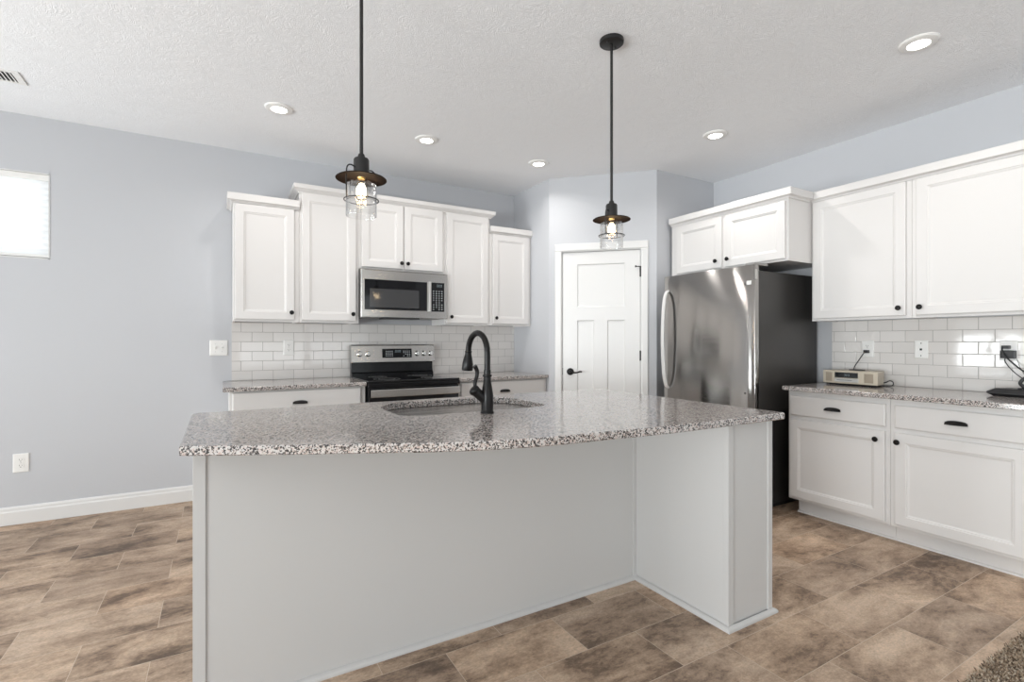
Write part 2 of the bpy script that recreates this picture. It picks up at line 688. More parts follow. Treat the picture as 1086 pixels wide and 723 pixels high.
# diagonal wall with door hole, built in a local frame: x along (1,-1)/sqrt2, -y faces the kitchen
DL = (B - A).length
dw = thing('wall_pantry_door', 'diagonal pale wall holding the white pantry door', 'wall', A, -PI / 4, kind='structure')
d0, d1, dz = .112, .842, 2.056
mb = MB()
mb.prism([(0, 0), (d0, 0), (d0, .1), (.09, .1), (.0, .012)], 0, H)
mb.prism([(d1, 0), (DL, 0), (DL, .012), (DL - .09, .1), (d1, .1)], 0, H)
mb.box(d0, d1, 0, .1, dz, H)
mb.build('wall_panel', 'wall', dw)

# baseboards
def baseboard(name, axis, a, b, at, out, label, h=.118):
    prof = [(0, 0), (.015, 0), (.015, h - .035), (.011, h - .025), (.011, h - .012), (.006, h), (0, h)]
    rr = []
    for t in (a, b):
        if axis == 'x':
            rr.append([(t, at + out * o, z) for o, z in prof])
        else:
            rr.append([(at + out * o, t, z) for o, z in prof])
    return struct(name, MB().loft(rr, smooth=False), 'trim', label, cat='baseboard')
baseboard('baseboard_back', 'x', XL, .045, YB - .0005, -1, 'white baseboard along the bare wall under the small high window')
baseboard('baseboard_left', 'y', YF, 2.00, XL + .0005, 1, 'white baseboard beside the patio door')
baseboard('baseboard_left_far', 'y', 4.10, YB, XL + .0005, 1, 'white baseboard between patio door and corner')
baseboard('baseboard_front', 'x', XL, XR, YF + .0005, 1, 'white baseboard behind the viewer')
baseboard('baseboard_right', 'y', YF, .80, XR - .0005, -1, 'white baseboard past the base cabinets')

# pantry door (local frame of the diagonal wall)
dr = thing('door_1', 'white three-panel pantry door with black lever handle in the corner', 'door', A, -PI / 4, kind='structure')
c0, c1, ct = .056, .897, 2.118
cas = MB()
def casing_piece(mb, x0, x1, z0, z1, inner):
    mb.rings_rect(x0, x1, z0, z1, [(0, -.010), (.004, -.014), (.010, -.016)], back=-.0005)
casing_piece(cas, c0, d0 + .006, 0, dz - .0062, 1)
casing_piece(cas, d1 - .006, c1, 0, dz - .0062, -1)
casing_piece(cas, c0, c1, dz - .006, ct + .0005, 0)
cas.build('door_frame', 'trim', dr)
jm = MB()
jm.box(d0, d0 + .012, 0, .1, 0, dz - .0005)
jm.box(d1 - .012, d1, 0, .1, 0, dz - .0005)
jm.box(d0 + .012, d1 - .012, 0, .1, dz - .012, dz - .0005)
jm.box(d0 + .012, d0 + .024, .045, .06, 0, dz - .012)
jm.box(d1 - .024, d1 - .012, .045, .06, 0, dz - .012)
jm.box(d0 + .024, d1 - .024, .045, .06, dz - .024, dz - .012)
jm.build('door_jamb', 'trim', dr)
s0, s1, st_ = d0 + .0155, d1 - .0155, dz - .0165
sl = MB()
yf = .008
sl.box(s0, .261, yf, yf + .035, .012, st_)
sl.box(.693, s1, yf, yf + .035, .012, st_)
sl.box(.261, .693, yf, yf + .035, 1.928, st_)
sl.box(.261, .693, yf, yf + .035, 1.412, 1.532)
sl.box(.261, .693, yf, yf + .035, .012, .24)
sl.box(.417, .535, yf, yf + .035, .24, 1.412)
sl.build('door_slab', 'trim', dr)
pn = MB()
for x0, x1, z0, z1 in ((.261, .693, 1.532, 1.928), (.261, .417, .24, 1.412), (.535, .693, .24, 1.412)):
    pn.rings_rect(x0, x1, z0, z1, [(0, yf + .0005), (.003, yf + .004), (.007, yf + .009), (.012, yf + .010)], back=yf + .03)
pn.build('door_panel', 'trim', dr)
hd = MB()
hd.lathe((.198, yf, .936), [(.033, 0), (.033, .006), (.030, .011), (.016, .014), (.013, .045), (.017, .05), (.017, .062), (.012, .066)], axis=(0, -1, 0))
hd.tube(catmull([(.198, yf - .055, .936), (.225, yf - .058, .930), (.262, yf - .058, .931), (.295, yf - .056, .940), (.312, yf - .055, .938)]), [.009] * 12 + [.0075] * 21, n=10)
hd.build('door_handle', 'bronze', dr)
sp_ = MB().box(d0 + .0125, s0 + .001, yf - .004, yf + .004, .905, .97)
sp_.build('strike_plate', 'bronze', dr)
for hz in (1.841, 1.089, .28):
    g = MB()
    g.lathe((d1 - .0135, yf - .007, hz - .045), [(.0065, 0), (.0065, .03), (.0058, .031), (.0065, .032), (.0065, .06), (.0058, .061), (.0065, .062), (.0065, .09)], n=12)
    if hz > 1.8:   # hinge-pin door stop on the top hinge
        g.tube([(d1 - .0135, yf - .007, hz + .047), (d1 - .05, yf - .022, hz + .047)], .004, n=8)
        g.lathe((d1 - .05, yf - .024, hz + .047), [(.009, 0), (.009, .008)], axis=(-.9, -.3, 0), n=12)
        g.tube([(d1 - .0135, yf - .007, hz + .047), (d1 + .008, yf - .020, hz + .047)], .004, n=8)
    g.build('hinge', 'bronze', dr)
pb = thing('baseboard_pantry', 'white baseboard pieces beside the pantry door', 'baseboard', A, -PI / 4, kind='structure')
MB().box(.004, c0 - .001, -.013, -.0005, 0, .118, .002).build('baseboard_strip', 'trim', pb)
MB().box(c1 + .001, DL - .004, -.013, -.0005, 0, .118, .002).build('baseboard_strip', 'trim', pb)

# small high window with pleated shade
wf = MB()
x0, x1, z0, z1 = HW
for a, b, c, d in ((x0, x0 + .045, z0, z1), (x1 - .045, x1, z0, z1), (x0 + .045, x1 - .045, z0, z0 + .045), (x0 + .045, x1 - .045, z1 - .045, z1)):
    wf.box(a, b, YB + .06, YB + .10, c, d, .003)
win = thing('window_1', 'small high horizontal window in the bare wall', 'window', kind='structure')
wf.build('window_frame', 'trim', win)
MB().box(x0 + .045, x1 - .045, YB + .078, YB + .083, z0 + .045, z1 - .045).build('window_pane', 'pane', win)
lin = MB()
lin.box(x0, x0 + .006, YB - .003, YB + .06, z0, z1)
lin.box(x1 - .006, x1, YB - .003, YB + .06, z0, z1)
lin.box(x0, x1, YB - .003, YB + .06, z0, z0 + .006)
lin.box(x0, x1, YB - .003, YB + .06, z1 - .006, z1)
lin.build('window_liner', 'trim', win)
bl = thing('pleated_shade', 'white pleated shade glowing with daylight in the small high window', 'window shade', (0, 0, 0))
zz = [z1 - .045 - i * ((z1 - z0 - .075) / 24) for i in range(25)]
rows = [[(x0 + .008, YB + (.022 if i % 2 else .034), z) for i, z in enumerate(zz)], [(x1 - .008, YB + (.022 if i % 2 else .034), z) for i, z in enumerate(zz)]]
MB().loft(rows, closed=False, cap=False, smooth=False).build('shade_fabric', 'shade', bl)
MB().box(x0 + .008, x1 - .008, YB + .008, YB + .045, z1 - .045, z1 - .007, .004).build('head_rail', 'white_plastic', bl)
MB().box(x0 + .008, x1 - .008, YB + .014, YB + .042, z0 + .012, z0 + .031, .004).build('bottom_rail', 'white_plastic', bl)

# patio door as reflected in the tiles; rear and side windows unseen, added to light the room
def window_unit(name, label, axis, at, u0, u1, z0, z1, mull, fr=.06, cat='window'):
    wn = thing(name, label, cat, kind='structure')
    mb = MB()
    def bx(m, a, b, c, d, t0, t1):
        if axis == 'x': m.box(a, b, at + t0, at + t1, c, d, .003)
        else: m.box(at + t0, at + t1, a, b, c, d, .003)
    bx(mb, u0, u0 + fr, z0, z1, -.03, .03)
    bx(mb, u1 - fr, u1, z0, z1, -.03, .03)
    bx(mb, u0 + fr, u1 - fr, z0, z0 + fr, -.03, .03)
    bx(mb, u0 + fr, u1 - fr, z1 - fr, z1, -.03, .03)
    for q in mull:
        bx(mb, q - fr / 2, q + fr / 2, z0 + fr, z1 - fr, -.028, .028)
    mb.build('window_frame', 'trim', wn)
    g = MB()
    bx(g, u0 + fr, u1 - fr, z0 + fr, z1 - fr, -.004, .004)
    g.build('window_pane', 'pane', wn)
    cs = MB()
    sgn = 1 if (axis == 'y' or at < 0) else -1
    base = at + sgn * .06
    def cx(a, b, c, d):
        if axis == 'x': cs.box(a, b, base + .0005, base + .015, c, d, .003)
        else: cs.box(base + .0005, base + .015, a, b, c, d, .003)
    cx(u0 - .085, u0, max(z0 - .085, 0), z1 + .085)
    cx(u1, u1 + .085, max(z0 - .085, 0), z1 + .085)
    cx(u0, u1, z1, z1 + .085)
    if z0 > .1: cx(u0, u1, z0 - .085, z0)
    cs.build('window_casing', 'trim', wn)
window_unit('door_2', 'white sliding glass patio door', 'y', XL - .06, 2.1, 4.0, .02, 2.08, [3.05], cat='door')
window_unit('added_window_2', 'added unseen wide white double window behind the viewer', 'x', YF - .06, -3.2, -.3, .4, 2.35, [-1.75])
window_unit('added_window_4', 'added unseen wide white double window in the wall with the patio door', 'y', XL - .06, -2.6, .4, .4, 2.35, [-1.1])
window_unit('added_window_3', 'added unseen wide white double window near the living room carpet', 'x', YF - .06, .3, 3.2, .4, 2.35, [1.75])

# tile backsplashes
struct('wall_tile_back', MB().box(.075, 2.664, YB - .008, YB - .0003, .9045, 1.372), 'tile_b', 'white subway tile backsplash behind the range', cat='backsplash')
struct('wall_tile_right', MB().box(XR - .008, XR - .0003, .85, 2.127, .9045, 1.372), 'tile_r', 'white subway tile backsplash behind the radio', cat='backsplash')


# ================================================================== CABINETS
def door_front(parent, x0, x1, z0, z1, yb, knob=None, name='door'):
    mb = MB()
    t = .020
    yf = yb - t
    fw = .056
    mb.rings_rect(x0, x1, z0, z1, [(0, yf + .004), (.0015, yf + .0012), (.005, yf), (fw, yf), (fw + .003, yf + .0035), (fw + .009, yf + .0040), (fw + .013, yf + .0075), (fw + .018, yf + .009)], back=yb - .0015)
    d = mb.build(name, 'cab', parent)
    if knob:
        kx, kz = knob
        MB().lathe((kx, yf, kz), [(.007, 0), (.006, .010), (.009, .013), (.0155, .017), (.0165, .022), (.013, .027), (.005, .029)], axis=(0, -1, 0), n=20).build('knob', 'bronze', d)
    return d


def drawer_front(parent, x0, x1, z0, z1, yb, pull=None):
    t = .020
    yf = yb - t
    mb = MB()
    mb.rings_rect(x0, x1, z0, z1, [(0, yf + .005), (.003, yf + .0015), (.008, yf)], back=yb - .0015)
    d = mb.build('drawer', 'cab', parent)
    if pull:
        cx, cz = pull
        # cup pull: a half dome open below
        n = 18
        rings = []
        for j in range(7):
            ph = j / 6 * PI / 2
            row = []
            for i in range(n + 1):
                th = i / n * PI
                a, b, h = .050 * math.cos(th), .024 * math.sin(ph), .023
                wx = a * (1.0)
                dep = .024 * math.sin(ph) * (math.sin(th) ** .55 if math.sin(th) > 0 else 0)
                z = h * math.cos(ph) * (math.sin(th) ** .55 if math.sin(th) > 0 else 0)
                row.append((cx + wx, yf - dep - .0008, cz - .008 + z * .95))
            rings.append(row)
        p = MB()
        p.loft(rings, closed=False, cap=False)
        # rolled rim and back flange
        rim = [(cx + .050 * math.cos(i / n * PI), yf - .024 * (max(0, math.sin(i / n * PI)) ** .55) - .0008, cz - .008) for i in range(n + 1)]
        p.tube(rim, .0022, n=6)
        for sx in (-1, 1):
            p.box(cx + sx * .040 - .010, cx + sx * .040 + .010, yf - .003, yf - .0002, cz - .010, cz + .004, .001)
        p.box(cx - .030, cx + .030, yf - .003, yf - .0002, cz - .010, cz + .010, .001)
        p.build('drawer_pull', 'bronze', d)
    return d


def crown(parent, w, d, ztop, left, right, e0=0, e1=0, flat=False):
    zb = ztop - .068
    prof = [(.0006, zb), (.010, zb), (.012, zb + .010), (.020, zb + .016), (.030, zb + .024), (.033, zb + .030), (.040, zb + .032), (.043, zb + .036), (.043, ztop - .006), (.040, ztop), (.0006, ztop)]
    if flat:
        prof = [(.0006, zb), (.010, zb), (.012, zb + .008), (.020, zb + .014), (.034, zb + .016), (.037, zb + .019), (.037, ztop - .003), (.034, ztop), (.0006, ztop)]
    rows = []
    for o, z in prof:
        r = []
        r += [(-o, left, z), (-o, -d - o, z)] if left is not None else [(-e0, -d - o, z)]
        r += [(w + o, -d - o, z), (w + o, right, z)] if right is not None else [(w + e1, -d - o, z)]
        rows.append(r)
    cols = list(map(list, zip(*rows)))
    return MB().loft(cols, smooth=False).build('crown_molding', 'cab', parent)


def cabinet(name, label, cat, loc, rz, w, z0, z1, d, fronts, crown_top=None, cl=None, cr=None, group=None, base=False, kick_ends=(0, 0)):
    c = thing(name, label, cat, loc, rz, group)
    b = MB()
    g = .0006
    if base:
        b.box(g, w - g, -d, -.002, .105, z1, .0015, 1)
    else:
        b.box(g, w - g, -d, -.009, z0 + .012, z1, .0015, 1)
        # face frame lip hangs below the recessed bottom panel
        b.box(g, w - g, -d, -d + .019, z0, z0 + .0125)
        b.box(g, .014, -d + .019, -.009, z0, z0 + .0125)
        b.box(w - .014, w - g, -d + .019, -.009, z0, z0 + .0125)
    b.build('body', 'cab', c)
    for f in fronts:
        if f[0] == 'door':
            door_front(c, f[1], f[2], f[3], f[4], -d, f[5])
        else:
            drawer_front(c, f[1], f[2], f[3], f[4], -d, f[5])
    if base:
        k = MB().box(g + kick_ends[0], w - g, -d + .075, -.06, 0, .1045)
        k.build('toe_kick', 'cab', c)
        s = MB()
        pr = [(0, 0), (-.012, 0), (-.011, .006), (-.006, .011), (0, .013)]
        s.loft([[(g + kick_ends[0] - (.004 if kick_ends[0] else 0), -d + .0748 + y, z) for y, z in pr], [(w - g, -d + .0748 + y, z) for y, z in pr]], smooth=False)
        s.build('shoe_molding', 'cab', c)
    if crown_top:
        crown(c, w, d, crown_top, cl, cr, flat=crown_top < 2.4)
    return c


UZ0 = 1.366
ug = 'white upper cabinets'
LOW, TALL = 2.308, 2.442
yb = YB - .0005
cabinet('upper_cabinet', 'short white one-door upper cabinet at the end of the row, above the light switch', 'cabinet', (.078, yb, 0), 0, .452, UZ0, 2.262, .33,
        [('door', .012, .417, 1.383, 2.236, (.395, 1.439))], LOW, cl=-.009, group=ug)
cabinet('upper_cabinet', 'tall white one-door upper cabinet between the short end cabinet and the microwave', 'cabinet', (.530, yb, 0), 0, .458, UZ0, 2.392, .33,
        [('door', .018, .432, 1.383, 2.376, (.405, 1.439))], TALL, cl=-.009, group=ug)
cabinet('upper_cabinet', 'white two-door upper cabinet directly above the microwave', 'cabinet', (.988, yb, 0), 0, .760, 1.820, 2.392, .33,
        [('door', .020, .371, 1.836, 2.376, (.353, 1.885)), ('door', .383, .736, 1.836, 2.376, (.409, 1.885))], TALL, group=ug)
cabinet('upper_cabinet', 'tall white one-door upper cabinet between the microwave and the short corner cabinet', 'cabinet', (1.748, yb, 0), 0, .458, UZ0, 2.392, .33,
        [('door', .014, .434, 1.383, 2.376, (.055, 1.439))], TALL, cr=-.009, group=ug)
cabinet('upper_cabinet', 'short white one-door upper cabinet in the corner beside the pantry', 'cabinet', (2.206, yb, 0), 0, .457, UZ0, 2.262, .33,
        [('door', .026, .427, 1.383, 2.236, (.057, 1.439))], LOW, group=ug)
xr = XR - .0005
RR = -PI / 2
cabinet('upper_cabinet', 'white two-door cabinet hung above the refrigerator', 'cabinet', (xr, 3.18, 0), RR, 1.072, 1.795, 2.262, .61,
        [('door', .068, .530, 1.810, 2.220, (.482, 1.868)), ('door', .564, 1.054, 1.810, 2.220, (.592, 1.870))], LOW, cr=-.365, group=ug)
cabinet('upper_cabinet', 'white upper cabinet over the radio, next to the refrigerator', 'cabinet', (xr, 2.106, 0), RR, .622, UZ0, 2.262, .32,
        [('door', .016, .594, 1.383, 2.236, (.561, 1.432))], LOW, group=ug)
cabinet('upper_cabinet', 'wide white upper cabinet over the plugged-in black chargers', 'cabinet', (xr, 1.484, 0), RR, .63, UZ0, 2.262, .32,
        [('door', .028, .61, 1.383, 2.236, (.052, 1.432))], LOW, group=ug)

bg = 'white base cabinets'
CT = .904
cabinet('base_cabinet', 'white base cabinet under the worktop between the bare wall and the range', 'cabinet', (.05, yb, 0), 0, .922, 0, .873, .61,
        [('drawer', .018, .885, .714, .862, (.450, .776)), ('door', .018, .446, .125, .690, (.41, .62)), ('door', .456, .885, .125, .690, (.49, .62))], group=bg, base=True)
cabinet('base_cabinet', 'white base cabinet between the range and the pantry corner', 'cabinet', (1.746, yb, 0), 0, .917, 0, .873, .61,
        [('drawer', .032, .885, .714, .862, (.460, .776)), ('door', .032, .453, .125, .690, (.41, .62)), ('door', .464, .885, .125, .690, (.50, .62))], group=bg, base=True)
cabinet('base_cabinet', 'white base cabinet below the radio, next to the refrigerator', 'cabinet', (xr, 2.114, 0), RR, .630, 0, .873, .60,
        [('drawer', .018, .610, .700, .836, (.306, .768)), ('door', .018, .606, .124, .672, (.563, .618))], group=bg, base=True, kick_ends=(.03, 0))
cabinet('base_cabinet', 'wide white base cabinet below the plugged-in black chargers', 'cabinet', (xr, 1.484, 0), RR, .63, 0, .873, .60,
        [('drawer', .028, .612, .700, .836, (.321, .768)), ('door', .028, .612, .124, .672, (.047, .618))], group=bg, base=True)


# worktops
def slab(name, label, poly, z0=.8735, z1=CT):
    return tag(MB().prism(poly, z0, z1, .004).build(name, 'granite'), label, 'countertop', 'speckled granite countertops')
slab('countertop', 'speckled granite worktop between the bare wall and the range', [(.012, 3.905), (.971, 3.905), (.971, YB - .002), (.012, YB - .002)])
slab('countertop', 'speckled granite worktop between the range and the pantry corner', [(1.745, 3.905), (2.655, 3.905), (2.6635, 3.915), (2.6635, YB - .002), (1.745, YB - .002)])
slab('countertop', 'speckled granite worktop carrying the radio and black chargers', [(3.447, .84), (XR - .002, .84), (XR - .002, 2.125), (3.447, 2.125)])

# ================================================================== ISLAND
isl = thing('kitchen_island', 'white kitchen island with a flat back panel and a boxed end leg', 'kitchen island', (0, 0, 0))
ix0, ix1, iy0, iy1, iz = -.078, 2.150, 1.925, 2.575, .8735
lx0, ly0 = 1.850, 1.375
b = MB()
b.box(ix0 + .004, .60, iy0, iy1, .10, iz)
b.box(.60, 1.45, iy0, iy0 + .02, .10, iz)
b.box(.60, 1.45, iy1 - .015, iy1, .10, iz)
b.box(.60, 1.45, iy0 + .02, iy1 - .015, .10, .60)
b.box(1.45, lx0 + .004, iy0, iy1, .10, iz)
b.box(lx0 + .004, ix1 - .004, iy0, iy1, .0, iz)
b.box(ix0 + .004, lx0 + .004, iy0, iy1 - .07, 0, .10)
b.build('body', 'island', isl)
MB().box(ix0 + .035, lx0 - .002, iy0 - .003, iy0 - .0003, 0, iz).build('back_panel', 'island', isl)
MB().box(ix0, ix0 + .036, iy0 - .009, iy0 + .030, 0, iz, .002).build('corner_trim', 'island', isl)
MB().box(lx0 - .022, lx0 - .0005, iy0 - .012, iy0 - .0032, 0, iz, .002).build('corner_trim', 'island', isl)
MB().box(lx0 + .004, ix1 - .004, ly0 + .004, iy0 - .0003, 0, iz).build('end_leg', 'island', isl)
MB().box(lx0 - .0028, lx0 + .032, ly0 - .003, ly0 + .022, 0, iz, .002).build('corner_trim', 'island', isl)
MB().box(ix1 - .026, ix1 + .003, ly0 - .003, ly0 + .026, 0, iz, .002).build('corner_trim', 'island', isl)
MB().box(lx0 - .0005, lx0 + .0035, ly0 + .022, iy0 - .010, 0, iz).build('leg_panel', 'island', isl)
# shoe molding follows back panel, leg side and leg end
pr = [(0, 0), (.017, 0), (.0165, .008), (.012, .014), (.004, .018), (0, .019)]
path = [(ix0, iy0 - .004), (lx0 - .0035, iy0 - .004), (lx0 - .0035, ly0 - .0035), (ix1 + .0035, ly0 - .0035), (ix1 + .0035, iy1)]
rings = []
for i, (px, py) in enumerate(path):
    def nrm(a, b):
        e = (Vector(b) - Vector(a)).normalized()
        return Vector((e.y, -e.x))
    ns = []
    if i > 0: ns.append(nrm(path[i - 1], path[i]))
    if i < len(path) - 1: ns.append(nrm(path[i], path[i + 1]))
    m_ = sum(ns, Vector((0, 0)))
    m_ = m_ / m_.dot(ns[0])
    rings.append([(px + m_.x * o, py + m_.y * o, z) for o, z in pr])
MB().loft(rings, smooth=False).build('shoe_molding', 'island', isl)
# far side doors of the island (working side)
for i in range(4):
    a = ix0 + .03 + i * .545
    dd = MB()
    dd.rings_rect(0, .52, .13, .84, [(0, -.016), (.004, -.020), (.056, -.020), (.060, -.015), (.075, -.011)], back=-.0015)
    o = dd.build('door', 'island', isl)
    o.rotation_euler = (0, 0, PI)
    o.location = (a + .52, iy1, 0)

# island worktop with bowed seating edge and sink cut-out
front = [(-.108, 1.806), (.03, 1.735), (.17, 1.662), (.41, 1.548), (.60, 1.458), (.78, 1.400), (.95, 1.366), (1.15, 1.350), (1.40, 1.326), (1.65, 1.318), (1.90, 1.318), (2.160, 1.318)]
fc = [(p.x, p.y) for p in catmull([(x, y, 0) for x, y in front], 5)]
def arc(cx, cy, r, a0, a1, n=6):
    return [(cx + r * math.cos(math.radians(a0 + (a1 - a0) * i / n)), cy + r * math.sin(math.radians(a0 + (a1 - a0) * i / n))) for i in range(n + 1)]
outer = fc[:-1] + arc(2.150, 1.328, .012, -90, 0, 3) + arc(2.135, 2.580, .03, 0, 90, 4) + arc(-.065, 2.567, .043, 90, 180, 5)
hx0, hx1, hy0, hy1 = .655, 1.405, 2.032, 2.530
hole = arc(hx0 + .10, hy0 + .10, .10, 180, 270) + arc(hx1 - .10, hy0 + .10, .10, 270, 360) + arc(hx1 - .19, hy1 - .19, .19, 0, 90) + arc(hx0 + .19, hy1 - .19, .19, 90, 180)
def offs(poly, d):
    n = len(poly); out = []
    for i in range(n):
        a, b, c = Vector(poly[i - 1]), Vector(poly[i]), Vector(poly[(i + 1) % n])
        e1, e2 = (b - a).normalized(), (c - b).normalized()
        n1, n2 = Vector((-e1.y, e1.x)), Vector((-e2.y, e2.x))
        mm = n1 + n2
        mm = mm / max(.4, mm.dot(n1))
        out.append(tuple(b + mm * d))
    return out
bm = bmesh.new()
def loop(poly, z):
    vs = [bm.verts.new((x, y, z)) for x, y in poly]
    return vs, [bm.edges.new((vs[i], vs[(i + 1) % len(vs)])) for i in range(len(vs))]
zt, zb, e = CT, CT - .030, .004
top_in = loop(offs(outer, e), zt); o1 = loop(outer, zt - e); o2 = loop(outer, zb + e); bot_in = loop(offs(outer, e), zb)
h1 = loop(offs(hole, -.002), zt); h1b = loop(hole, zt - .002); h2 = loop(hole, zb)
for a, b_ in ((top_in, o1), (o1, o2), (o2, bot_in), (h1, h1b), (h1b, h2)):
    n = len(a[0])
    for i in range(n):
        bm.faces.new((a[0][i], a[0][(i + 1) % n], b_[0][(i + 1) % n], b_[0][i]))
bmesh.ops.triangle_fill(bm, edges=top_in[1] + h1[1], use_beauty=True)
bmesh.ops.triangle_fill(bm, edges=bot_in[1] + h2[1], use_beauty=True)
itop = MB(); itop.bm(bm)
tag(itop.build('island_countertop', 'granite'), 'large speckled granite island top with a bowed seating edge and sink cut-out', 'countertop')

# sink
snk = thing('sink', 'undermount stainless steel sink set into the island top', 'sink', ((hx0 + hx1) / 2, (hy0 + hy1) / 2, 0))
cx_, cy_ = (hx0 + hx1) / 2, (hy0 + hy1) / 2
def sc(f, z, add=0):
    return [((x - cx_) * f + math.copysign(add, x - cx_), (y - cy_) * f + math.copysign(add, y - cy_), z) for x, y in hole]
bw = MB()
bw.loft([sc(1, zb - .002, .018), sc(1, zb - .001, .004), sc(.995, zb - .02), sc(.985, .72), sc(.97, .685), sc(.93, .668), sc(.5, .664), sc(.06, .662)], cap=True)
so = bw.build('basin', 'steel_sink', snk)
MB().lathe((0, 0, .6635), [(.055, 0), (.052, .003), (.040, .002), (.036, -.0005)], n=24).build('drain', 'chrome', snk)

# faucet: dark bronze pull-down gooseneck
fa = thing('faucet', 'dark bronze pull-down gooseneck faucet with side lever behind the island sink', 'faucet', (1.012, 1.962, CT))
f = MB()
f.lathe((0, 0, 0), [(.030, 0), (.030, .006), (.027, .010), (.0265, .020), (.0275, .045), (.0265, .080), (.022, .110), (.0175, .135), (.0155, .158), (.020, .160), (.021, .164), (.020, .168), (.0155, .170), (.0150, .19)])
f.build('body', 'bronze', fa)
sa = Vector((-.12, 1, 0)).normalized()
R = .078
pts = [Vector((0, 0, .185)), Vector((0, 0, .22)), Vector((0, 0, .262))]
for i in range(1, 15):
    a = PI * i / 15 * 1.07
    pts.append(Vector((0, 0, .266)) + sa * (R - R * math.cos(a)) + Vector((0, 0, R * 1.10 * math.sin(a))))
f = MB(); f.tube(pts, .0135, n=16)
f.build('spout', 'bronze', fa)
endp = pts[-1]; dn = (pts[-1] - pts[-2]).normalized()
f = MB()
f.lathe(endp - dn * .004, [(.0150, 0), (.0165, .003), (.0150, .008), (.0155, .016), (.0205, .035), (.0250, .058), (.0262, .084), (.0245, .091), (.016, .092)], axis=tuple(dn))
f.build('spray_head', 'bronze', fa)
hdv = Vector((-.90, .22, 0)).normalized()
f = MB()
base = Vector((0, 0, .050))
hub = base + hdv * .052 + Vector((0, 0, .046))
f.tube([base, base + (hub - base) * .5, hub], [.023, .021, .0225], n=16)
f.lathe(hub, [(.0225, 0), (.0245, .004), (.0245, .012), (.019, .020), (.008, .024)], axis=tuple((hub - base).normalized()))
f.build('handle_hub', 'bronze', fa)
f = MB()
h0 = hub + Vector((-.002, 0, .012))
lp = catmull([h0, h0 + Vector((-.001, 0, .025)), h0 + Vector((.007, 0, .052)), h0 + Vector((.009, 0, .075)), h0 + Vector((.002, 0, .092)), h0 + Vector((-.004, 0, .099))], 6)
f.tube(lp, [.0075 + .0025 * (i / (len(lp) - 1)) for i in range(len(lp))], n=12)
f.build('lever', 'bronze', fa)


# ================================================================== RANGE
rg = thing('kitchen_range', 'stainless steel and black freestanding electric range with rear control panel', 'range', (.978, YB - .02, 0))
rw = .760
MB().box(.004, rw - .004, -.63, 0, .09, .893, .003).build('body', 'black_enamel', rg)
MB().box(0, rw, -.665, -.075, .894, .912, .005).build('cooktop', 'black_glass', rg)
MB().box(0, rw, -.672, -.640, .862, .8935, .006).build('front_rail', 'black_enamel', rg)
for bx_, by_, br_ in ((.19, -.50, .105), (.57, -.50, .085), (.19, -.22, .075), (.57, -.22, .105)):
    q = MB(); q.torus((bx_, by_, .9122), br_, .0008, n=48, m=5); q.torus((bx_, by_, .9122), br_ * .62, .0006, n=40, m=5)
    q.build('burner_ring', plain('burner_print', (.10, .10, .10), .3), rg)
bgd = MB()
bgd.loft([[(x, y, z) for y, z in ((-.075, .905), (-.075, .935), (-.055, .945), (-.050, 1.03), (-.005, 1.03), (-.005, .905))] for x in (.006, rw - .006)], smooth=False)
bgd.build('backguard', 'black_enamel', rg)
cp = MB()
cp.loft([[(x, y, z) for y, z in ((-.088, 1.030), (-.092, 1.034), (-.076, 1.178), (-.068, 1.186), (-.004, 1.186), (-.004, 1.030))] for x in (0, rw)], smooth=False)
cpo = cp.build('control_panel', 'steel_h', rg)
tl = Vector((0, -.99, .11)).normalized()
def on_panel(x, z, o=0):
    t = (z - 1.034) / (1.178 - 1.034)
    return Vector((x, -.092 + .016 * t, z)) + tl * o
def panel_quad(mb, x0, x1, z0, z1, o0, o1):
    vs = [on_panel(x, z, o) for o in (o0, o1) for z in (z0, z1) for x in (x0, x1)]
    fs = [(0, 2, 3, 1), (4, 5, 7, 6), (0, 1, 5, 4), (2, 6, 7, 3), (0, 4, 6, 2), (1, 3, 7, 5)]
    mb.add(vs, fs)
dsp = MB(); panel_quad(dsp, .268, .540, 1.070, 1.150, -.001, .002)
dspo = dsp.build('display', 'black_glass', rg)
k = MB()
for gx in (.30, .318, .336, .354, .46, .478, .496, .514):
    for gz in (1.084, 1.098, 1.112, 1.126):
        if random.random() < .86: panel_quad(k, gx, gx + .009, gz, gz + .004, .002, .0024)
k.build('key_print', 'lit_mark', dspo)
k = MB()
for gx in (.385, .398, .415, .428):
    panel_quad(k, gx, gx + .008, 1.118, 1.121, .002, .0025); panel_quad(k, gx, gx + .008, 1.134, 1.137, .002, .0025)
    panel_quad(k, gx, gx + .002, 1.121, 1.134, .002, .0025); panel_quad(k, gx + .006, gx + .008, 1.121, 1.134, .002, .0025)
k.build('clock_digits', 'lit_digit', dspo)
for kx in (.068, .140, .592, .657, .722):
    kn = MB()
    c_ = on_panel(kx, 1.106, 0)
    kn.lathe(c_, [(.025, 0), (.025, .004), (.021, .006), (.020, .024), (.017, .027)], axis=tuple(tl), n=24)
    u_ = Vector((0, .11, .99)).normalized()
    kno = kn.build('knob', 'chrome', rg)
    gp = MB()
    p0 = c_ + tl * .027 - u_ * .016; p1 = c_ + tl * .027 + u_ * .016
    gp.tube([p0, p1], .0038, n=8)
    gp.build('knob_grip', 'silver', kno)
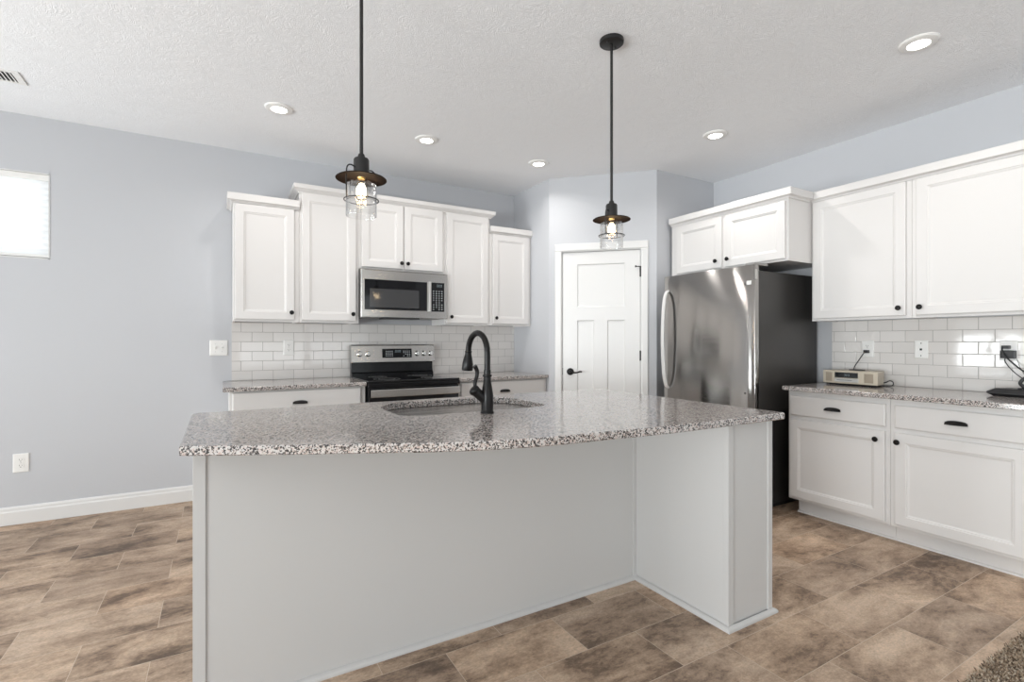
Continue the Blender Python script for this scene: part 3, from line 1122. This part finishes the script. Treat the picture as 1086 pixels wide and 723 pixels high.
# oven door with wide stainless handle band
od = MB().box(.006, rw - .006, -.658, -.6305, .295, .858, .004).build('oven_door', 'black_glass', rg)
MB().box(.010, rw - .010, -.708, -.690, .786, .846, .006).build('oven_handle', 'steel_h', od)
for hx in (.03, rw - .055):
    MB().box(hx, hx + .025, -.691, -.6575, .795, .838, .003).build('handle_bracket', 'steel_h', od)
MB().rings_rect(.006, rw - .006, .295, .36, [(0, -.659), (.003, -.661)], back=-.6582).build('door_trim', 'steel_h', od)
MB().box(.13, rw - .13, -.6592, -.658, .42, .68).build('oven_window', 'grey_window', od)
MB().box(.006, rw - .006, -.658, -.6305, .10, .288, .004).build('storage_drawer', 'steel_h', rg)
MB().box(.03, rw - .03, -.58, -.03, .0, .092).build('base', 'black_plastic', rg)

# ================================================================== MICROWAVE
mw = thing('microwave', 'stainless over-the-range microwave with black window and keypad', 'microwave', (.990, YB - .01, 1.412))
mb_ = MB(); mb_.box(.002, .756, -.355, 0, .006, .4065, .002)
mb_.build('body', plain('microwave_shell', (.20, .195, .19), .35, metal=.7), mw)
MB().rings_rect(0, .758, .003, .400, [(0, -.386), (.004, -.390)], back=-.3555).build('front_frame', 'steel_h', mw)
MB().rings_rect(.028, .566, .068, .318, [(0, -.3915), (.003, -.3925)], back=-.3895).build('door_window', 'black_glass', mw)
MB().box(.070, .492, -.3930, -.3926, .088, .242).build('window_screen', 'grey_window', mw)
hn = MB()
hn.loft([[(x, y, z) for x, y in ((.570, -.391), (.570, -.420), (.574, -.426), (.590, -.426), (.594, -.420), (.594, -.391))] for z in (.064, .322)], smooth=False)
hn.build('handle', 'silver', mw)
kp = MB().rings_rect(.602, .726, .066, .320, [(0, -.3915), (.002, -.3925)], back=-.3895).build('keypad_panel', 'black_glass', mw)
k = MB()
for r_ in range(9):
    for c__ in range(4):
        if (r_ in (3,) and c__ in (0, 3)) or (r_ == 0 and c__ == 1): continue
        x_ = .620 + c__ * .026; z_ = .082 + r_ * .020
        k.box(x_, x_ + .010, -.3929, -.3926, z_, z_ + .0055)
k.build('key_print', 'lit_mark', kp)
k = MB()
for gx in (.655, .667, .682, .694):
    k.box(gx, gx + .008, -.3930, -.3926, .284, .287); k.box(gx, gx + .008, -.3930, -.3926, .300, .303)
    k.box(gx + .006, gx + .008, -.3930, -.3926, .287, .300)
k.build('clock_digits', 'lit_digit', kp)
MB().box(.200, .500, -.384, -.20, -.006, .0055, .002).build('vent_filter', 'black_plastic', mw)
lv = MB()
for i in range(30):
    lv.box(.03 + i * .0235, .03 + i * .0235 + .018, -.3902, -.380, .392, .396)
lv.build('vent_grille', 'slot', mw)

# ================================================================== REFRIGERATOR
fr = thing('refrigerator', 'stainless steel refrigerator with dark sides and bowed vertical handle', 'refrigerator', (4.06, 3.058, 0), RR)
fw_, fd = .842, .735
MB().box(.004, fw_ - .004, -fd, 0, .03, 1.725, .006).build('body', 'fridge_side', fr)
def bowed_door(z0, z1, name):
    n = 28
    rows = []
    for i in range(n + 1):
        x = fw_ * i / n
        t = 2 * x / fw_ - 1
        yfr = -fd - .061 - .015 * (1 - t * t)
        edge = min(x, fw_ - x)
        if edge < .012: yfr += .012 - math.sqrt(max(0, .012 ** 2 - (.012 - edge) ** 2))
        rows.append([(x, -fd - .010, z0), (x, yfr, z0), (x, yfr - .0001, z0 + .004), (x, yfr - .0001, z1 - .004), (x, yfr + .002, z1), (x, -fd - .010, z1)])
    return MB().loft(rows, smooth=True).build(name, 'steel_v', fr, angle=30)
ud = bowed_door(.640, 1.762, 'upper_door')
ld = bowed_door(.075, .630, 'freezer_drawer')
gk = MB().box(.012, fw_ - .012, -fd - .0098, -fd - .0005, .08, 1.74); gk.build('gasket', 'gasket', fr)
hp = catmull([(.062, -fd - .072, 1.640), (.062, -fd - .098, 1.612), (.062, -fd - .124, 1.50), (.062, -fd - .137, 1.235), (.062, -fd - .124, .97), (.062, -fd - .098, .858), (.062, -fd - .072, .83)], 6)
hm = MB()
rr = []
for i, p in enumerate(hp):
    d_ = (hp[min(i + 1, len(hp) - 1)] - hp[max(i - 1, 0)]).normalized()
    nn = Vector((0, -d_.z, d_.y))
    wv_ = .016
    rr.append([tuple(p + Vector((a, 0, 0)) + nn * b) for a, b in ((-wv_, -.004), (-wv_ * .8, .006), (wv_ * .8, .006), (wv_, -.004), (wv_ * .8, -.008), (-wv_ * .8, -.008))])
hm.loft(rr); hm.build('handle', 'fr_handle', ud)
hh = MB().tube([(.12, -fd - .12, .56), (.42, -fd - .135, .56), (.72, -fd - .12, .56)], .011, n=12)
hh.box(.118, .140, -fd - .118, -fd - .069, .552, .568); hh.box(.700, .722, -fd - .118, -fd - .069, .552, .568)
hh.build('handle', 'fr_handle', ld)
for pz in (1.628, .845):
    MB().lathe((fw_ - .068, -fd - .0665, pz), [(.006, 0), (.006, .0012), (.002, .002)], axis=(0, -1, 0), n=12).build('hole_plug', 'black_plastic', ud)
MB().box(fw_ - .055, fw_ - .018, -fd - .0672, -fd - .0630, 1.622, 1.650, .0005).build('white_sticker', 'white_plastic', ud)
hg = MB(); hg.box(fw_ - .075, fw_ - .006, -fd - .055, -fd + .11, 1.7625, 1.780, .004)
hg.build('hinge_cover', plain('hinge_cover_plastic', (.30, .29, .28), .4), fr)
MB().box(fw_ + .0002, fw_ + .002, -fd - .050, -fd - .025, 1.66, 1.73, .0005).build('side_clip', 'silver', ud)
MB().box(.02, fw_ - .02, -fd + .01, -.04, 0, .031).build('base_grille', 'black_plastic', fr)


# ================================================================== PENDANTS AND CEILING LIGHTS
def pendant():
    p = thing('pendant_light', '', 'pendant light', (1.709, 1.945, 0), 0, 'black pendant lights over the island')
    cn = MB().lathe((0, 0, H - .0005), [(.060, 0), (.061, -.008), (.060, -.018), (.055, -.022), (.012, -.023)], n=40).build('ceiling_canopy', 'black_metal', p)
    for a in (-1, 1):
        MB().lathe((.034 * a, .010 * a, H - .0225), [(.0055, 0), (.0055, -.004), (.003, -.006)], n=12).build('screw', 'slot', cn)
    MB().lathe((0, 0, 1.915), [(.0085, 0), (.0085, .012), (.0068, .014), (.0068, H - .022 - 1.915)], n=14).build('rod', 'black_metal', p)
    MB().lathe((0, 0, 1.842), [(.029, 0), (.029, .062), (.026, .068), (.015, .071), (.0110, .085)], n=32).build('socket_cap', 'black_metal', p)
    MB().lathe((0, 0, 1.834), [(.030, .004), (.060, .003), (.090, -.001), (.094, -.0035), (.094, -.0015), (.090, .0015), (.060, .0055), (.030, .0075)], n=56).build('shade_disc', 'disc', p)
    g = MB()
    prof = [(.0545, 1.822), (.0565, 1.80), (.0568, 1.76), (.0568, 1.693), (.0560, 1.690), (.0550, 1.693), (.0550, 1.76), (.0548, 1.80), (.0530, 1.822)]
    g.lathe((0, 0, 0), prof, n=48, cap=False)
    g.build('glass_shade', 'glass', p)
    cg = MB()
    cg.torus((0, 0, 1.752), .0635, .0022, n=56, m=8)
    for a in (math.radians(202), math.radians(22)):
        dx, dy = math.cos(a), math.sin(a)
        cg.tube(catmull([(.028 * dx, .028 * dy, 1.872), (.046 * dx, .046 * dy, 1.876), (.060 * dx, .060 * dy, 1.868), (.0655 * dx, .0655 * dy, 1.845), (.0655 * dx, .0655 * dy, 1.80), (.0640 * dx, .0640 * dy, 1.752)], 5), .0026, n=8)
    cg.build('cage', 'black_metal', p)
    MB().lathe((0, 0, 1.836), [(.016, .004), (.0155, .0), (.0135, -.004)], n=20).build('bulb_socket', plain('brass_socket', (.55, .38, .15), .3, metal=1), p)
    bu = MB().lathe((0, 0, 1.834), [(.0125, 0), (.013, -.010), (.020, -.026), (.0275, -.044), (.0285, -.056), (.024, -.071), (.013, -.081), (.002, -.0835)], n=28).build('bulb', 'bulb_glass', p)
    fl = MB()
    for i in range(6):
        a = i * PI / 3
        fl.tube([(.005 * math.cos(a), .005 * math.sin(a), 1.814), (.016 * math.cos(a), .016 * math.sin(a), 1.794), (.014 * math.cos(a + .5), .014 * math.sin(a + .5), 1.770)], .0028, n=6)
    fl.build('filament', 'filament', bu)
    ld_ = bpy.data.lights.new('bulb_glow', 'POINT')
    ld_.energy = P_PEND; ld_.color = (1, .78, .52); ld_.shadow_soft_size = .02
    lo = bpy.data.objects.new('bulb_glow', ld_); COL.objects.link(lo); lo.parent = p; lo.location = (0, 0, 1.775)
    return p
p1 = pendant()
p1['label'] = 'black pendant light with clear glass cylinder hanging in front of the pantry door'
p2 = copy_tree(p1)
p2.location = (.464, 1.945, .004)
p2['label'] = 'black pendant light with clear glass cylinder hanging in front of the microwave cabinets'

def can():
    c = thing('recessed_light', '', 'ceiling light', (0, 0, H), 0, 'round recessed ceiling lights')
    MB().lathe((0, 0, 0), [(.085, -.0005), (.085, -.003), (.080, -.009), (.056, -.014), (.050, -.014), (.047, -.010), (.046, -.0008)], n=40, cap=False).build('trim_ring', 'white_plastic', c)
    MB().lathe((0, 0, 0), [(.0465, -.0025), (.0465, -.0105), (.02, -.0112), (.001, -.0114)], n=36).build('lens', 'can_lens', c)
    d = bpy.data.lights.new('downlight', 'AREA'); d.shape = 'DISK'; d.size = .09; d.energy = P_CAN; d.color = (1, .97, .935); d.spread = math.radians(150)
    o = bpy.data.objects.new('downlight', d); COL.objects.link(o); o.parent = c; o.location = (0, 0, -.014)
    return c
cans = [((.329, 3.60), 'recessed ceiling light between the high window and the tall cabinets'),
        ((1.343, 3.60), 'recessed ceiling light in front of the microwave'),
        ((2.349, 3.60), 'recessed ceiling light in front of the short corner cabinet and pantry'),
        ((3.150, 2.45), 'recessed ceiling light in front of the refrigerator'),
        ((3.075, 1.176), 'recessed ceiling light above the aisle by the radio counter, farthest from the pantry')]
c0_ = can()
for i, ((x, y), lb) in enumerate(cans):
    c = c0_ if i == 0 else copy_tree(c0_)
    c.location = (x, y, H)
    c['label'] = lb

# ceiling register
vt = thing('ceiling_vent', 'white rectangular ceiling register with dark louvers near the high window', 'vent', (-1.18, 3.94, H - .0005))
v = MB()
v.box(-.19, .19, -.085, -.062, -.006, 0, .002); v.box(-.19, .19, .062, .085, -.006, 0, .002)
v.box(-.19, -.160, -.062, .062, -.006, 0, .002); v.box(.155, .19, -.062, .062, -.006, 0, .002)
v.build('vent_frame', 'white_plastic', vt)
MB().box(-.160, .155, -.062, .062, -.0012, -.0003).build('duct_opening', 'vent_dark', vt)
v = MB()
for i in range(16):
    x = -.152 + i * .0195
    v.add([(x, -.062, -.002), (x + .010, -.062, -.008), (x + .010, .062, -.008), (x, .062, -.002), (x, -.062, -.0032), (x + .010, -.062, -.0092), (x + .010, .062, -.0092), (x, .062, -.0032)],
          [(0, 1, 2, 3), (7, 6, 5, 4), (0, 4, 5, 1), (1, 5, 6, 2), (2, 6, 7, 3), (3, 7, 4, 0)])
v.build('louvers', 'white_plastic', vt)


# ================================================================== WALL PLATES
def plate(name, label, cat, loc, rz, w, h, kind, group=None):
    p = thing(name, label, cat, loc, rz, group)
    MB().rings_rect(-w / 2, w / 2, -h / 2, h / 2, [(0, -.003), (.003, -.0055), (.006, -.006)], back=-.0003).build('cover_plate', 'white_plastic', p)
    if kind == 'outlet':
        for s in (-1, 1):
            zc = s * .0195
            r = MB()
            pol = [(.0172 * math.cos(2 * PI * i / 24), max(-.0142, min(.0142, .0172 * math.sin(2 * PI * i / 24)))) for i in range(24)]
            r.loft([[(x, y_, zc + z) for x, z in pol] for y_ in (-.006, -.0082)], smooth=False)
            ro = r.build('receptacle', 'white_plastic', p)
            q = MB()
            q.box(-.0075, -.0055, -.0086, -.0081, zc - .001, zc + .008); q.box(.0052, .0070, -.0086, -.0081, zc + .000, zc + .007)
            q.lathe((0, -.0081, zc - .0075), [(.0026, 0), (.0026, .0005)], axis=(0, -1, 0), n=10)
            q.build('slots', 'slot', ro)
        MB().lathe((0, -.006, 0), [(.003, 0), (.0025, .001)], axis=(0, -1, 0), n=10).build('screw', 'silver', p)
    if kind == 'switch':
        for s in (-1, 1):
            MB().box(s * .023 - .006, s * .023 + .006, -.0068, -.0058, -.014, .014, .0004).build('switch_slot', 'white_plastic', p)
            t = MB()
            t.add([(s * .023 - .0045, -.0068, -.006), (s * .023 + .0045, -.0068, -.006), (s * .023 + .0045, -.0068, .008), (s * .023 - .0045, -.0068, .008),
                   (s * .023 - .004, -.017, .004), (s * .023 + .004, -.017, .004), (s * .023 + .004, -.016, .010), (s * .023 - .004, -.016, .010)],
                  [(0, 1, 2, 3), (4, 7, 6, 5), (0, 4, 5, 1), (1, 5, 6, 2), (2, 6, 7, 3), (3, 7, 4, 0)])
            t.build('toggle', 'white_plastic', p)
            for zz_ in (-.030, .030):
                MB().lathe((s * .023, -.006, zz_), [(.003, 0), (.0025, .001)], axis=(0, -1, 0), n=10).build('screw', 'silver', p)
    if kind == 'jack':
        q = MB().box(-.0065, .0065, -.0085, -.0058, -.0065, .0065, .0008).build('jack', 'slot', p)
        for zz_ in (-.042, .042):
            MB().lathe((0, -.006, zz_), [(.0038, 0), (.0030, .0012)], axis=(0, -1, 0), n=10).build('screw', 'slot', p)
    return p
og = 'white wall outlets'
plate('light_switch', 'white double toggle switch plate on the bare wall beside the backsplash', 'light switch', (-.013, YB - .0003, 1.166), 0, .122, .120, 'switch')
plate('wall_outlet', 'white duplex outlet low on the bare wall above the baseboard', 'outlet', (-1.156, YB - .0003, .405), 0, .080, .124, 'outlet', og)
plate('wall_outlet', 'white duplex outlet on the tile beside the range', 'outlet', (.490, YB - .0083, 1.166), 0, .080, .124, 'outlet', og)
plate('wall_outlet', 'white outlet on the tile with the radio plug in its lower socket', 'outlet', (XR - .0083, 1.878, 1.163), RR, .080, .120, 'outlet', og)
plate('wall_jack', 'white plate with three dark dots on the tile between the two outlets', 'wall jack', (XR - .0083, 1.553, 1.163), RR, .076, .120, 'jack')
plate('wall_outlet', 'white outlet on the tile holding a black adapter and plug', 'outlet', (XR - .0083, 1.117, 1.163), RR, .080, .120, 'outlet', og)

# ================================================================== COUNTER ITEMS
rd = thing('tabletop_radio', 'flat beige tabletop radio with black display and two speaker grilles', 'radio', (3.845, 2.055, CT), RR)
r = MB()
def rbox(mb, z0, z1, ins=0):
    mb.prism([(0 + ins, 0 + ins), (.355 - ins, 0 + ins), (.335 - ins, .12), (.30, .215 - ins), (.055, .215 - ins), (.02 + ins, .12)], z0, z1, .004)
rbox(r, .012, .104)
r.build('case', 'beige', rd)
r = MB(); rbox(r, .003, .012, .012)
r.build('base', 'black_plastic', rd)
for fx in (.04, .30):
    r = MB()
    for fy in (.03, .17):
        r.lathe((fx if fx < .2 or fy < .1 else .27, fy, 0), [(.010, 0), (.010, .0035)], n=14)
    r.build('rubber_foot', 'black_plastic', rd)
MB().rings_rect(.018, .062, .026, .090, [(0, -.0012), (.002, -.002)], back=.0002).build('speaker_grille', 'grille_cloth', rd)
MB().rings_rect(.272, .328, .026, .090, [(0, -.0012), (.002, -.002)], back=.0002).build('speaker_grille', 'grille_cloth', rd)
MB().rings_rect(.080, .232, .054, .092, [(0, -.001), (.001, -.002)], back=.0002).build('display', 'display', rd)
MB().rings_rect(.078, .236, .024, .050, [(0, -.001), (.002, -.003)], back=.0002).build('disc_slot', 'silver', rd)
MB().box(.095, .195, -.0034, -.0031, .036, .039).build('slot_opening', 'slot', rd)
k = MB()
for gx in (.145, .156, .170):
    k.box(gx, gx + .007, -.0024, -.0021, .068, .070); k.box(gx, gx + .007, -.0024, -.0021, .078, .080); k.box(gx + .005, gx + .007, -.0024, -.0021, .070, .078)
k.build('clock_digits', 'lit_digit', rd)
rc = MB().box(0, .088, 0, .042, 0, .007, .002).build('remote_control', 'black_plastic')
rc.location = (3.935, 1.925, CT + .1045); rc.rotation_euler = (0, 0, RR + .05)
tag(rc, 'thin black remote control lying on top of the beige radio', 'remote control')

def cord(parent, name, pts, r=.003, mat='black_plastic'):
    o = MB().tube(catmull(pts, 6), r, n=8).build(name, mat, parent)
    o.matrix_parent_inverse = (Matrix.Translation(parent.location) @ parent.rotation_euler.to_matrix().to_4x4()).inverted()
    return o
def plug(parent, px, py, pz, a, b, c):
    o = MB().box(px - a, px, py - b, py + b, pz - c, pz + c, .003).build('plug', 'black_plastic', parent)
    o.matrix_parent_inverse = (Matrix.Translation(parent.location) @ parent.rotation_euler.to_matrix().to_4x4()).inverted()
xo = XR - .0172
rcord = cord(rd, 'power_cord',
     [(xo - .020, 1.878, 1.142), (xo - .034, 1.885, 1.132), (xo - .030, 1.925, 1.07), (xo - .024, 1.955, 1.02), (xo - .018, 1.958, .96), (xo - .012, 1.93, .912), (xo - .02, 1.86, .909)], .0032)
plug(rd, xo, 1.878, 1.143, .024, .016, .011)
cord(rd, 'aerial_loop',
     [(3.99, 1.765, .925), (4.0, 1.725, .930), (4.0, 1.695, .945), (4.0, 1.675, .935), (4.0, 1.678, .914), (3.99, 1.70, .908), (3.98, 1.730, .9075)], .0034)
# black adapter and plug with leads at the third outlet
ad = thing('power_adapter', 'square black wall adapter in the lower socket of the outlet above the black box', 'power adapter', (xo, 1.112, 1.140))
MB().box(-.034, 0, -.034, .034, -.024, .024, .006).build('adapter_body', 'black_plastic', ad)
cord(ad, 'cable', [(xo - .030, 1.122, 1.120), (xo - .036, 1.120, 1.095), (xo - .040, 1.092, 1.05), (xo - .045, 1.042, 1.00), (xo - .048, .98, .955), (xo - .040, .93, .915), (xo - .04, .88, .908)], .0026)
ch = thing('charger', 'black plug with a thick lead in the upper socket, above the square adapter', 'charger', (xo, 1.123, 1.183))
plug(ch, xo, 1.123, 1.183, .030, .018, .010)
cord(ch, 'cable', [(xo - .028, 1.135, 1.180), (xo - .043, 1.132, 1.165), (xo - .046, 1.118, 1.13), (xo - .046, 1.085, 1.09), (xo - .046, 1.04, 1.045), (xo - .046, .985, 1.01), (xo - .035, .93, .95), (xo - .025, .89, .909)], .0040)
cord(ch, 'thin_lead', [(xo - .004, 1.078, 1.115), (xo - .006, 1.062, 1.060), (xo - .008, 1.04, 1.02), (xo - .010, 1.0, .98), (xo - .010, .95, .94), (xo - .010, .90, .907)], .0014, 'gasket')
nb = thing('charging_dock', 'low flat black plastic box with angled ends under the plugged-in adapter', 'electronic box', (3.84, 1.150, CT), RR)
q = MB()
q.loft([[(x, y, z) for x, y in pp] for pp, z in (([(.030, .03), (.30, .0), (.30, .16), (.05, .15), (.02, .12)], .0), ([(.0, .02), (.005, .012), (.31, -.018), (.31, .165), (.05, .16), (.0, .12)], .016),
        ([(.004, .022), (.30, -.012), (.30, .163), (.052, .157), (.003, .122)], .026), ([(.035, .045), (.29, .02), (.29, .145), (.07, .14), (.035, .11)], .044))], smooth=False)
q.build('box_body', 'black_plastic', nb)
MB().box(.13, .27, .04, .13, .0442, .052, .003).build('raised_pad', 'black_enamel', nb)
q = MB().tube(catmull([(.150, .08, .052), (.128, .09, .078), (.155, .10, .112), (.195, .10, .095), (.205, .09, .052)], 6), .009, n=10)
q.build('cable_loop', 'black_plastic', nb)

# ================================================================== LIVING ROOM CARPET (stuff)
cb = MB()
cb.box(.9, XR - .02, -1.5, .735, .0005, .006)
rnd = random.Random(3)
def tuft(x, y, h, r):
    a = rnd.random() * 6.28
    lx, ly = math.cos(a) * h * .5, math.sin(a) * h * .5
    p = []
    for (t, k) in ((0, 1.0), (.55, 1.1), (1, .55)):
        for q in range(3):
            b = a + q * 2.094
            p.append((x + lx * t + r * k * math.cos(b), y + ly * t + r * k * math.sin(b), .005 + h * t * (1 - .18 * t)))
    fs = []
    for k in range(2):
        for q in range(3):
            fs.append((k * 3 + q, k * 3 + (q + 1) % 3, k * 3 + 3 + (q + 1) % 3, k * 3 + 3 + q))
    fs.append((6, 7, 8))
    cb.add(p, fs)
gx = 2.0
while gx < 3.55:
    gy = .42
    while gy < .742:
        tuft(gx + rnd.uniform(-.004, .004), gy + rnd.uniform(-.004, .004), rnd.uniform(.010, .018), rnd.uniform(.0022, .0034))
        gy += .0078
    gx += .0078
tag(cb.build('carpet', 'carpet'), 'brown and beige shag carpet edge beyond the tile floor', 'carpet', kind='stuff')
